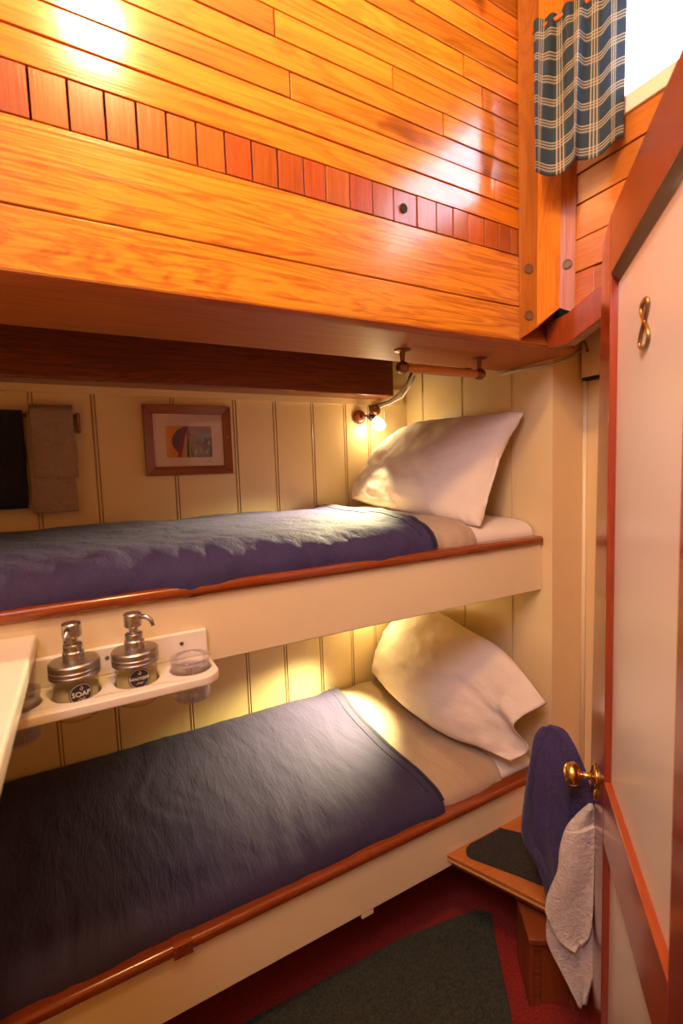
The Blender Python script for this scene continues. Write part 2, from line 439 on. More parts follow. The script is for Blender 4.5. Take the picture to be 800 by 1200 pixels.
# window wall: plank courses around an opening
m = MB(); XW = 1.2077
wy0, wy1, wz0, wz1 = .06, .770, 2.3025, 2.613
cour = [1.854, 1.956, 2.040, 2.129, 2.205, 2.2936, 2.38, 2.47, 2.56, 2.65, 2.74, 2.82, 2.9]
for a, b in zip(cour, cour[1:]):
    segs = [(-1.4, .25), (.25, .8836)] if b <= 2.30 or a >= 2.64 else [(-1.4, wy0), (wy1, .8836)]
    for s0, s1 in segs:
        m.cr = random.random(); off = random.uniform(0, .004)
        m.box(XW + off, XW + .03, s0 + .001, s1 - .001, a + .0015, b - .0015)
m.cr = .4; m.box(XW + .003, XW + .034, .815, .8836, 1.858, 1.956)
m.cm = 1; m.box(XW + .035, XW + .05, -1.4, wy0 - .02, 1.86, 2.9); m.box(XW + .035, XW + .05, wy1 + .02, 1.0, 1.86, 2.9)
m.box(XW + .035, XW + .05, wy0 - .02, wy1 + .02, 1.86, wz0 - .02); m.box(XW + .035, XW + .05, wy0 - .02, wy1 + .02, wz1 + .02, 2.9)
struct(m.build('wall_window', [M['sidewood'], M['dark']], bevel=.002), 'horizontal plank wall below the small cabin window', 'wall')
win = MB()
for (a, b, c, d) in [(wy0 - .02, wy0 + .02, wz0 - .03, wz1 + .03), (wy1 - .015, wy1 + .02, wz0 - .03, wz1 + .03), (wy0, wy1, wz0 - .03, wz0 + .01), (wy0, wy1, wz1 - .01, wz1 + .03)]:
    win.box(XW - .007, XW + .05, a, b, c, d)
w = win.build('window_1', M['white'], bevel=.003); struct(w, 'small bright cabin window with white frame behind the plaid curtain', 'window')
MB().box(XW + .02, XW + .024, wy0, wy1, wz0, wz1).build('window_pane', M['window'], w)
m = MB(); m.poly_x([(.955, 1.780), (.888, 1.774), (.799, 1.812), (.622, 1.894), (.622, 1.938), (.817, 1.890), (.888, 1.858), (.955, 1.85)], XW - .004, 1.243)
struct(m.build('trim_knee', M['doorwood'], bevel=.003), 'dark red sloping knee board below the window wall', 'trim')
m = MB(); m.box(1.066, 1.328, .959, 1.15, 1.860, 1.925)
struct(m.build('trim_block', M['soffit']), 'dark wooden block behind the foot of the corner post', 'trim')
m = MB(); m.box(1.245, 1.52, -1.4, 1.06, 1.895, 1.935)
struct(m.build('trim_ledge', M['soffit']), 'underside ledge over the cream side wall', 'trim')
# rest of the shell, out of frame
m = MB(); m.box(XL - .1, 1.5, -1.4, 1.2, 2.9, 2.95)
struct(m.build('ceiling', M['creamlight']), 'cream cabin ceiling overhead', 'ceiling')
m = MB(); m.box(XL - .03, XL, -1.4, 2.0, 0, 2.95)
struct(m.build('wall_left', M['creamlight']), 'cream wall at the foot of the bunks', 'wall')
m = MB(); m.box(XL, 1.6, -1.4, -1.37, 0, 2.95)
struct(m.build('wall_front', M['cream']), 'passage wall behind the viewer', 'wall')
m = MB(); m.box(XL, 1.6, 1.83, 1.86, 0, 2.95); m.box(1.53, 1.56, 1.0, 1.85, 0, 2.95); m.box(XL, 1.56, 1.01, 1.86, 1.99, 2.02); m.box(1.07, 1.56, 1.062, 1.075, 1.93, 2.9); m.box(1.336, 1.35, 1.06, 1.86, 1.84, 2.0)  # dark closing panels; the last two added to stop sky light leaking in
struct(m.build('trim_hull_seal', M['dark']), 'dark panels closing the hull space, partly added to block sky light', 'trim')

# ------------------------------------------------------------------ bunks
def bunk(z_rail, z_bot, label):
    o = empty('bunk_bed', (.35, 1.4, z_bot), label, 'bunk', 'built in bunks')
    def P(mb, name, mat, **k):
        ob = mb.build(name, mat, None, **k); ob.parent = o; ob.matrix_parent_inverse = Matrix.Translation(-Vector(o.location)); return ob
    f = MB(); f.box(XL, XE - .001, YF, YF + .028, z_bot, z_rail - .026)
    P(f, 'front_board', M['creamlight'], bevel=.004)
    r = MB(); r.box(XL, XE - .001, YF - .012, YF + .036, z_rail - .028, z_rail)
    rail = P(r, 'rail', M['rail'], bevel=.011, seg=4)
    q = MB(); q.box(XL, XE - .002, YF + .028, YB - .002, z_bot + .03, z_bot + .048)
    P(q, 'platform', M['cream'])
    return o, P
ub, UP = bunk(1.213, 1.030, 'upper bunk with cream front board and red varnished rail')
lb, LP = bunk(.402, .222, 'lower bunk near the floor with cream board and red rail')
s = MB(); s.box(.108, .150, YF - .0145, YF + .0365, .372, .4035)
for dx in (.116, .129, .142): s.tube([(dx, YF - .015, .38), (dx, YF - .015, .40)], .002, 6)
j = LP(s, 'rail_joint', M['rail'], bevel=.003); j['label'] = 'ribbed joint sleeve on the rail'
s = MB(); s.box(.60, .64, YF + .002, YF + .05, .205, .222)
LP(s, 'cleat', M['creamlight'], bevel=.003)

def profile(pts):
    # smooth polyline (y,z) resampled by arclength with Catmull-Rom
    P = [Vector((a, b)) for a, b in pts]; out = []
    for i in range(len(P) - 1):
        p0 = P[max(i - 1, 0)]; p1 = P[i]; p2 = P[i + 1]; p3 = P[min(i + 2, len(P) - 1)]
        for k in range(12):
            t = k / 12
            out.append(.5 * ((2 * p1) + (-p0 + p2) * t + (2 * p0 - 5 * p1 + 4 * p2 - p3) * t * t + (-p0 + 3 * p1 - 3 * p2 + p3) * t ** 3))
    out.append(P[-1]); L = [0]
    for a, b in zip(out, out[1:]): L.append(L[-1] + (b - a).length)
    def f(t):
        d = t * L[-1]
        for i in range(len(L) - 1):
            if d <= L[i + 1]:
                k = (d - L[i]) / max(1e-9, L[i + 1] - L[i]); p = out[i].lerp(out[i + 1], k); tg = (out[i + 1] - out[i]).normalized()
                return p, Vector((-tg.y, tg.x))
        return out[-1], Vector((0, 1))
    return f
UPROF = [(1.104, 1.196), (1.100, 1.222), (1.122, 1.247), (1.19, 1.262), (1.42, 1.272), (1.66, 1.277), (1.795, 1.270)]
LPROF = [(1.108, .392), (1.106, .408), (1.135, .428), (1.22, .452), (1.42, .474), (1.62, .487), (1.72, .492), (1.795, .484)]
def cover(prof, x0f, x1f, lift, wr, nu, nv):
    pf = profile(prof)
    cache = {}
    def fn(u, v):
        if v not in cache: cache[v] = pf(v)
        p, nn = cache[v]; x = lerp(x0f(v), x1f(v), u)
        h = lift + wr(x, p.x, v)
        if v > .985: h *= .5
        return (x, p.x + nn.x * h, p.y + nn.y * h)
    m = MB(); m.grid(fn, nu, nv); return m
def mattress(prof, zb, label, place):
    o = MB(); o.box(XL + .01, XE - .006, 1.104, YB - .004, zb, prof[0][1] + .0)
    o = o.build('mattress', M['mattress'], bevel=.012, origin=(.35, 1.45, zb)); tag(o, label, 'mattress', 'bunk mattresses')
    c = cover(prof, lambda v: XL + .012, lambda v: XE - .008, .0, lambda x, y, v: .0025 * FB(x * 14, y * 10, 3.1), 90, 50)
    c = c.build('fitted_sheet', M['fitted'], None, smooth=True); c.parent = o; c.matrix_parent_inverse = Matrix.Translation(-Vector(o.location))
    return o
mattress(UPROF, 1.080, 'mattress under white fitted sheet on the upper bunk', 'upper')
mattress(LPROF, .272, 'mattress under the bedding of the lower bunk', 'lower')

def child(o, mb, name, mat, label=None, **k):
    ob = mb.build(name, mat, None, **k); ob.parent = o; ob.matrix_parent_inverse = Matrix.Translation(-Vector(o.location))
    if label: ob['label'] = label
    return ob

# upper comforter, folded end, hem
def wr_u(x, y, v):
    fl = 1 - sstep(.05, .35, v)
    h = .009 * FB(x * 3.2, y * 3.0, .3) + .004 * N(x * 9 + 2 * N(x * 4, y * 4), y * 8, 1.2)
    h += fl * (.013 * N(x * 6.5, v * 5, 4.0) + .011 * abs(N(x * 13 + 5 * v, v * 10 + x * 2, 6.2)) + .005 * N(x * 24 + 8 * v, v * 12, 3.3))
    h += .004 * abs(N(x * 10 + y * 5, y * 7, 8.8))
    h += .010 * sstep(.8, .88, x) * (1 - sstep(.60, 1.0, v) * .2)
    return h
f1 = lambda v: .885 + .012 * N(v * 4, 0, 9.0)
m = cover(UPROF, lambda v: XL + .02, f1, .020, wr_u, 190, 70)
oc = m.build('comforter', M['navyu'], smooth=True, solid=.014, origin=(.2, 1.45, 1.26))
tag(oc, 'rumpled navy comforter covering the upper bunk mattress', 'comforter', 'navy comforters')
pf = profile(UPROF)
def hemline(pf, fx, wr, lift, dx, n=60, v0=.03, v1=.985):
    out = []
    for k in range(n + 1):
        v = lerp(v0, v1, k / n); p, nn = pf(v); x = fx(v) + dx; h = lift + wr(x, p.x, v)
        out.append((x, p.x + nn.x * h, p.y + nn.y * h))
    return out
h = MB(); h.tube(hemline(pf, f1, wr_u, .019, .0), .012, 8)
child(oc, h, 'hem', M['navyhem'], 'dark rolled hem edge', smooth=True)
h = MB(); h.tube(hemline(pf, f1, wr_u, .0275, -.035, v0=.06), .0022, 6)
child(oc, h, 'seam', M['navyhem'], None, smooth=True)
def wr_s(x, y, v): return .006 * FB(x * 7, y * 4, 2.3) + .0050 * N(x * 26, y * 6 + v * 4, .7) + .012 * math.exp(-((x - 1.0) / .06) ** 2)
m = cover(UPROF, lambda v: .80, lambda v: 1.05 + .02 * N(v * 5, 1, 1), .010, wr_s, 60, 60)
o = m.build('top_sheet', M['taupe'], smooth=True, solid=.008, origin=(.95, 1.45, 1.26))
tag(o, 'taupe sheet folded out past the comforter on the upper bunk', 'sheet', 'taupe sheets')

# lower comforter
def wr_l(x, y, v):
    h = .006 * FB(x * 3, y * 2.4, 7.3) + .0030 * N(x * 20 + 2 * N(x * 5, y * 5), y * 4.0 + N(x * 3, y * 2), 2.2) + .0014 * abs(N(x * 34 + 3 * N(x * 3, y * 4), y * 5, 5)) 
    fl = 1 - sstep(.05, .3, v)
    h += fl * (.008 * N(x * 6, v * 6, 1.0) + .006 * abs(N(x * 13 + 3 * v, v * 9, 8.2)))
    h += .008 * sstep(.80, .87, x)
    return h
f2 = lambda v: .905 - .03 * math.sin(PI * min(1, max(0, v))) + .008 * N(v * 4, 0, 3.0)
m = cover(LPROF, lambda v: XL + .02, f2, .016, wr_l, 240, 80)
oc = m.build('comforter', M['navy'], smooth=True, solid=.012, origin=(.2, 1.45, .45))
tag(oc, 'navy comforter spread smooth over the lower bunk mattress', 'comforter', 'navy comforters')
pf2 = profile(LPROF)
h = MB(); h.tube(hemline(pf2, f2, wr_l, .015, .0), .011, 8); child(oc, h, 'hem', M['navyhem'], 'dark rolled hem edge', smooth=True)
h = MB(); h.tube(hemline(pf2, f2, wr_l, .0225, -.03, v0=.06), .0022, 6); child(oc, h, 'seam', M['navyhem'], None, smooth=True)
def wr_s2(x, y, v): return .006 * FB(x * 6, y * 4, 5.3) + .0065 * N(x * 24 + y * 9, y * 5, 1.7) * (1 - .5 * sstep(.3, .7, v))
m = cover(LPROF, lambda v: .82, lambda v: 1.16 + .02 * N(v * 5, 1, 4), .009, wr_s2, 70, 60)
o = m.build('top_sheet', M['taupe'], smooth=True, solid=.008, origin=(1.0, 1.45, .45))
tag(o, 'taupe sheet turned out beside the pillow on the lower bunk', 'sheet', 'taupe sheets')

# pillows: Coons patch between four edge curves, puffed on both sides
def crv(pts):
    P = [Vector(p) for p in pts]
    def f(t):
        n = len(P) - 1; k = min(int(t * n), n - 1); u = t * n - k
        p0 = P[max(k - 1, 0)]; p1 = P[k]; p2 = P[k + 1]; p3 = P[min(k + 2, n)]
        return .5 * ((2 * p1) + (-p0 + p2) * u + (2 * p0 - 5 * p1 + 4 * p2 - p3) * u * u + (-p0 + 3 * p1 - 3 * p2 + p3) * u ** 3)
    return f
def pillow(bot, top, left, right, front, back, nrm, uflap, wr, nu=64, nv=48):
    b, t, l, r = crv(bot), crv(top), crv(left), crv(right); nrm = Vector(nrm).normalized()
    P00, P10, P01, P11 = b(0), b(1), t(0), t(1)
    def mid(u, v):
        return (1 - v) * b(u) + v * t(u) + (1 - u) * l(v) + u * r(v) - ((1 - u) * (1 - v) * P00 + u * (1 - v) * P10 + (1 - u) * v * P01 + u * v * P11)
    def th(u, v):
        uu = min(1, u / uflap)
        return (max(0, math.sin(PI * uu)) ** .55) * (max(0, math.sin(PI * v)) ** .5)
    m = MB()
    for side, amt in ((1, front), (-1, back)):
        def fn(u, v):
            p = mid(u, v); k = th(u, v)
            return p + nrm * side * (amt * k + .0025) + nrm * wr(u, v, side) * (.35 + .65 * (1 if side > 0 else .2))
        m.grid(fn, nu, nv, flip=side < 0)
    # close the rim
    o2 = (nu + 1) * (nv + 1)
    ring = [i for i in range(nu + 1)] + [j * (nu + 1) + nu for j in range(1, nv + 1)] + [nv * (nu + 1) + i for i in range(nu - 1, -1, -1)] + [j * (nu + 1) for j in range(nv - 1, 0, -1)]
    for a, c in zip(ring, ring[1:] + ring[:1]):
        m.f.append((a, c, c + o2, a + o2)); m.r.append(.5); m.mi.append(0)
    return m
def wrp(u, v, s):
    e = 1 - min(1, 4 * min(u, 1 - u, v, 1 - v) + .15)
    return .010 * FB(u * 3.5, v * 3, 2.0 + s) + e * .010 * N(u * 14, v * 12, 1 + s) + .005 * N(u * 8 + v * 6, v * 3 - u * 3, 5)
m = pillow([(.985, 1.73, 1.332), (1.03, 1.45, 1.285), (1.06, 1.22, 1.268), (1.10, 1.115, 1.258)],
           [(1.225, 1.735, 1.590), (1.265, 1.64, 1.625), (1.280, 1.35, 1.622), (1.300, 1.115, 1.622)],
           [(.985, 1.73, 1.332), (1.045, 1.765, 1.40), (1.13, 1.765, 1.50), (1.225, 1.735, 1.590)],
           [(1.10, 1.115, 1.258), (1.165, 1.135, 1.37), (1.225, 1.14, 1.49), (1.300, 1.115, 1.622)],
           .085, .03, (-.82, -.06, .55), 1.0, wrp)
o = m.build('pillow', M['pillow'], smooth=True, origin=(1.15, 1.43, 1.28))
tag(o, 'white pillow propped up at the head of the upper bunk', 'pillow', 'bed pillows')
def wrp2(u, v, s):
    fl = sstep(.7, .95, u)
    return .010 * FB(u * 3.0, v * 3, 6.0 + s) + (1 - fl) * .004 * N(u * 9, v * 8, 3 + s) + fl * (.022 * math.sin(v * 9 + 2 * u) * (1 if s > 0 else 2.9)) + .006 * N(u * 10 - v * 7, v * 3 + u * 3, 2)
m = pillow([(1.075, 1.755, .555), (1.055, 1.50, .520), (1.075, 1.28, .500), (1.135, 1.16, .490), (1.205, 1.075, .462)],
           [(1.235, 1.745, .79), (1.262, 1.55, .850), (1.268, 1.36, .825), (1.268, 1.18, .795), (1.235, .995, .700)],
           [(1.075, 1.755, .555), (1.125, 1.778, .64), (1.18, 1.775, .72), (1.235, 1.745, .79)],
           [(1.205, 1.075, .462), (1.215, 1.045, .53), (1.20, 1.055, .60), (1.235, .995, .700)],
           .095, .03, (-.85, -.06, .50), .86, wrp2)
o = m.build('pillow', M['pillow'], smooth=True, origin=(1.17, 1.4, .5))
tag(o, 'white pillow with loose open pillowcase end on the lower bunk', 'pillow', 'bed pillows')

# ------------------------------------------------------------------ picture, towels on the back wall
o = empty('framed_picture', (.355, YB - .002, 1.452), 'wood framed sail picture hanging on the back wall', 'picture')
x0, x1, z0, z1 = .205, .508, 1.453, 1.700; w_ = .031; y0, y1 = YB - .026, YB - .003
f = MB()
def fr(a, b, c, d): f.prism([(a[0], y0, a[1]), (b[0], y0, b[1]), (c[0], y0 + .005, c[1]), (d[0], y0 + .005, d[1])], [(p[0], y1, p[1]) for p in (a, b, c, d)])
o4 = [(x0, z0), (x1, z0), (x1, z1), (x0, z1)]; i4 = [(x0 + w_, z0 + w_), (x1 - w_, z0 + w_), (x1 - w_, z1 - w_), (x0 + w_, z1 - w_)]
for k in range(4): f.cr = .3 + .1 * k; fr(o4[k], o4[(k + 1) % 4], i4[(k + 1) % 4], i4[k])
child(o, f, 'frame', M['frame'], None, bevel=.002)
q = MB(); q.box(x0 + w_ - .002, x1 - w_ + .002, y0 + .012, y0 + .014, z0 + w_ - .002, z1 - w_ + .002)
child(o, q, 'mat_board', M['mat'])
# the print: flat coloured shapes
a0, a1, b0, b1 = .276, .436, 1.516, 1.627
cols = [(.42, .36, .46), (.72, .36, .04), (.10, .09, .16), (.30, .03, .025), (.62, .42, .25), (.62, .45, .10), (.16, .05, .06), (.30, .30, .50)]
pm = [plain('print_colour', c, .6) for c in cols]
q = MB(); yy = y0 + .0118
def shp(pts, c, k=0):
    q.cm = c; q.poly_y([(lerp(a0, a1, u), lerp(b0, b1, v)) for u, v in pts], yy - .0001 * k, yy)
shp([(0, 0), (1, 0), (1, 1), (0, 1)], 0, 0)
shp([(0, 0), (.26, 0), (.42, 1), (0, 1)], 1, 1)
shp([(.24, .05)] + [(.30 - .18 * math.sin(PI * k / 10), .06 + .9 * k / 10) for k in range(1, 10)] + [(.42, 1)], 2, 2)
shp([(.22, .0), (.31, .03), (.45, .92), (.41, .97)], 3, 3)
shp([(.31, 0), (.44, 0), (.45, .9)], 4, 3)
shp([(.42, 1), (1, 1), (1, .78), (.46, .70)], 6, 3)
shp([(.47, .66), (1, .76), (1, .66), (.47, .56)], 7, 4)
for k in range(9):
    u0 = .5 + .055 * k; shp([(u0, 0), (u0 + .022, 0), (.47 + .02 * k, .62 - .02 * k), (.46 + .02 * k, .62 - .02 * k)], [5, 2, 4, 6][k % 4], 5)
for k in range(7): 
    u0 = .62 + .05 * k; v0 = .12 + .09 * ((k * 3) % 5); shp([(u0, v0), (u0 + .05, v0 + .04), (u0 + .03, v0 + .14), (u0 - .02, v0 + .08)], [5, 6, 4][k % 3], 6)
shp([(.44, .9), (.47, .9), (.86, .3), (.83, .28)], 3, 7)
child(o, q, 'print', pm, 'small abstract sail print')
q = MB(); q.box(x0 + w_ - .002, x1 - w_ + .002, y0 + .008, y0 + .0095, z0 + w_ - .002, z1 - w_ + .002)
child(o, q, 'glass', M['glass'])
for xx in (x0 + .014, x1 - .014):
    q = MB(); q.lathe([(0, .003), (.003, .002), (.004, 0)], (xx, y0 + .003, 1.587), (0, -1, 0), 12); child(o, q, 'screw', M['screw'])

# towel bar and grey towels
tb = empty('towel_bar', (-.2, YB, 1.652), 'dark wooden towel bar on the back wall left of the picture', 'towel bar')
q = MB(); q.tube([(-.55, YB - .035, 1.652), (.010, YB - .035, 1.652)], .006, 12); child(tb, q, 'rod', M['frame'], smooth=True)
for xx in (-.50, .010):
    q = MB(); q.box(xx - .006, xx + .006, YB - .044, YB - .001, 1.600, 1.662); child(tb, q, 'bracket', M['frame'], bevel=.003)
def drape(xa, xb, zt, zf, zbk, yc, r, seed, mat, name, label, grp, wob=.004, skew=0.0, hemz=()):
    # a towel folded over the bar: back leg, roll over the bar, front leg
    Lf, Lb = zt - zf, zt - zbk; T = PI * r; Lt = Lf + T + Lb
    def fn(u, v):
        s = v * Lt; x = lerp(xa, xb, u)
        if s < Lb: y, z, e = yc + r, zbk + s, 1 - s / Lb
        elif s < Lb + T: a = (s - Lb) / r; y, z, e = yc + r * math.cos(a), zt + r * math.sin(a), 0
        else: y, z, e = yc - r, zt - (s - Lb - T), (s - Lb - T) / Lf
        w = wob * (FB(x * 9, z * 6, seed) + .6 * N(x * 22, z * 8, seed + 3))
        y += w * .9 - (.006 * e if s > Lb + T else 0)
        x += skew * e + .003 * N(z * 12, seed, u * 2) * (1 if u > .5 else -1)
        for hz in hemz:
            if s > Lb + T and abs(z - hz) < .006: y -= .0015
        return (x, y, z + (.003 * N(x * 15, seed, 0) * e))
    m = MB(); m.grid(fn, 40, 90)
    o = m.build(name, mat, smooth=True, solid=.009, origin=((xa + xb) / 2, yc, zt))
    return tag(o, label, 'towel', grp)
drape(-.128, -.006, 1.645, 1.350, 1.40, YB - .035, .012, 1.0, M['towelgrey'], 'bath_towel', 'larger grey bath towel hanging lowest on the bar, under the hand towel', 'grey towels', .004, -.004, (1.37, 1.375))
drape(-.118, -.004, 1.656, 1.458, 1.50, YB - .036, .025, 5.0, M['towelgrey'], 'hand_towel', 'short grey hand towel draped over the bath towel', 'grey towels', .004, .004, (1.56, 1.57, 1.58))
q = drape(-.43, -.140, 1.652, 1.368, 1.38, YB - .035, .011, 9.0, M['toweldark'], 'towel', 'black towel hanging at the left edge of the photo', None, .002, -.003)

# ------------------------------------------------------------------ reading lamps
def lamp(loc, label, dark=False):
    o = empty('reading_lamp', loc, label, 'lamp', 'bunk reading lamps')
    X, Y, Z = loc
    q = MB(); q.lathe([(.030, 0), (.030, .008), (.024, .014), (.012, .017)], (X, Y, Z), (0, -1, 0), 28); child(o, q, 'wall_plate', M['frame'], smooth=False, bevel=.001)
    q = MB(); q.tube([(X, Y - .012, Z), (X + .012, Y - .035, Z + .002), (X + .03, Y - .045, Z)], .006, 10)
    q.lathe([(.008, 0), (.017, .006), (.018, .024), (.015, .030)], (X + .018, Y - .045, Z + .004), (.86, -.2, -.45), 20)
    child(o, q, 'socket', M['bulbblue'], smooth=True)
    q = MB(); q.lathe([(.0, .062), (.014, .060), (.022, .050), (.025, .036), (.023, .020), (.016, .006), (.012, 0)], (X + .042, Y - .050, Z - .010), (.70, -.15, -.70), 24)
    child(o, q, 'shade', M['bulb'], smooth=True)
    q = MB(); q.lathe([(.0, .030), (.018, .028), (.022, .022), (.022, .004), (.018, 0)], (X + .075, Y - .001, Z + .03), (0, -1, 0), 20); child(o, q, 'switch', M['bronze'], smooth=True)
    return o
lamp((1.075, YB - .001, 1.675), 'small lit reading lamp beside the pillow of the upper bunk')
lamp((1.01, YB - .001, .89), 'reading lamp above the pillow of the lower bunk')
def cable(d, r, mat, name, label, grp='cables by the beam end'):
    q = MB(); q.tube([(1.212 + d, 1.60, 1.835 - d), (1.216 + d, 1.64, 1.80 - d), (1.214 + d, 1.69, 1.765 - d), (1.20 + .5 * d, 1.745, 1.740 - .5 * d), (1.165, 1.776, 1.730 - d), (1.135, 1.778, 1.722 - d)], r, 8)
    o = q.build(name, mat, smooth=True, origin=(1.2, 1.7, 1.76)); tag(o, label, 'cable', grp)
cable(0, .005, M['cabledark'], 'cable', 'dark cable curving under the dark beam end beside the lamp')
cable(.014, .0045, M['cable'], 'cable', 'grey cable curving under the dark beam end, outermost of the two')
q = MB(); q.tube([(1.17, 1.785, 1.735), (1.195, 1.78, 1.70), (1.20, 1.785, 1.66), (1.17, 1.79, 1.635), (1.15, 1.79, 1.66)], .0022, 6)
o = q.build('cord', M['creamlight'], smooth=True, origin=(1.18, 1.785, 1.68)); tag(o, 'thin pale cord curling beside the reading lamp', 'cord')
q = MB(); q.tube([(1.322, 1.235, 1.766), (1.322, 1.10, 1.763), (1.322, 1.03, 1.756), (1.40, 1.022, 1.782), (1.470, 1.02, 1.82)], .005, 8)
o = q.build('conduit', M['cable'], smooth=True, origin=(1.33, 1.1, 1.77)); tag(o, 'grey cable running along the top of the cream end wall', 'cable')

# grab rail under the deck beam
o = empty('grab_rail', (.955, 1.11, ZS - .0105), 'turned wooden grab rail with bronze brackets under the deck beam', 'handle')
q = MB(); q.tube([(.8125 + .284 * k / 12, 1.11, 1.729) for k in range(13)], [.0115 + .002 * math.sin(PI * k / 12) for k in range(13)], 16); child(o, q, 'rod', M['handlewood'], smooth=True)
for xx in (.810, 1.0975):
    q = MB(); q.lathe([(.023, 0), (.023, .003), (.008, .006), (.006, .028), (.008, .040)], (xx, 1.11, ZS - .0105), (0, 0, -1), 20)
    q.lathe([(0, -.018), (.011, -.016), (.0165, -.007), (.0165, .007), (.011, .016), (0, .018)], (xx, 1.11, 1.729), (1, 0, 0), 20, cap=False)
    child(o, q, 'bracket', M['bronze'], smooth=False, bevel=.0008)

# ------------------------------------------------------------------ toiletry shelf
ST = 1.055; SY0, SY1 = .934, YF - .001
CX = [-.129, -.033, .071, .174]; CYs = 1.000; HR = .0405
o = empty('toiletry_shelf', (.05, SY1, ST), 'cream wall shelf with holes holding jars and tumblers on the upper bunk front', 'shelf')
def shelf_plate():
    # plan outline with rounded front right corner, with round holes cut by bridging
    bm = bmesh.new()
    out = [(-.20, SY0), (.185, SY0)] + [(.185 + .038 * math.sin(a), SY0 + .038 - .038 * math.cos(a)) for a in [PI / 2 * k / 8 for k in range(1, 9)]] + [(.223, SY1), (-.20, SY1)]
    ed = []
    def ring(pts):
        vs = [bm.verts.new((x, y, ST)) for x, y in pts]
        for a, b in zip(vs, vs[1:] + vs[:1]): ed.append(bm.edges.new((a, b)))
    ring(out)
    for cx in CX: ring([(cx + HR * math.cos(2 * PI * k / 40), CYs + HR * math.sin(2 * PI * k / 40)) for k in range(40)])
    bmesh.ops.triangle_fill(bm, edges=ed, use_beauty=True)
    kill = [f for f in bm.faces if any((f.calc_center_median().x - cx) ** 2 + (f.calc_center_median().y - CYs) ** 2 < (HR * .98) ** 2 for cx in CX)]
    if kill: bmesh.ops.delete(bm, geom=kill, context='FACES_ONLY')
    r = bmesh.ops.extrude_face_region(bm, geom=list(bm.faces))
    bmesh.ops.translate(bm, verts=[v for v in r['geom'] if isinstance(v, bmesh.types.BMVert)], vec=(0, 0, -.018))
    bmesh.ops.recalc_face_normals(bm, faces=bm.faces)
    me = bpy.data.meshes.new('plate'); bm.to_mesh(me); bm.free(); me.materials.append(M['white'])
    for p in me.polygons: p.use_smooth = True
    ob = bpy.data.objects.new('plate', me); COL.objects.link(ob); ob.parent = o; ob.matrix_parent_inverse = Matrix.Translation(-Vector(o.location))
    b = ob.modifiers.new('bevel', 'BEVEL'); b.width = .003; b.segments = 2; b.limit_method = 'ANGLE'; b.angle_limit = math.radians(50)
    w = ob.modifiers.new('wn', 'WEIGHTED_NORMAL')
    return ob
shelf_plate()
q = MB(); q.box(-.20, .223, SY1 - .014, SY1, ST - .0, 1.113); child(o, q, 'backboard', M['white'], bevel=.004)
for xx in (.018, .163):
    q = MB(); q.lathe([(0, .002), (.0035, .0015), (.0045, 0)], (xx + .005, SY1 - .014, 1.090), (0, -1, 0), 12); child(o, q, 'screw', M['screw'])

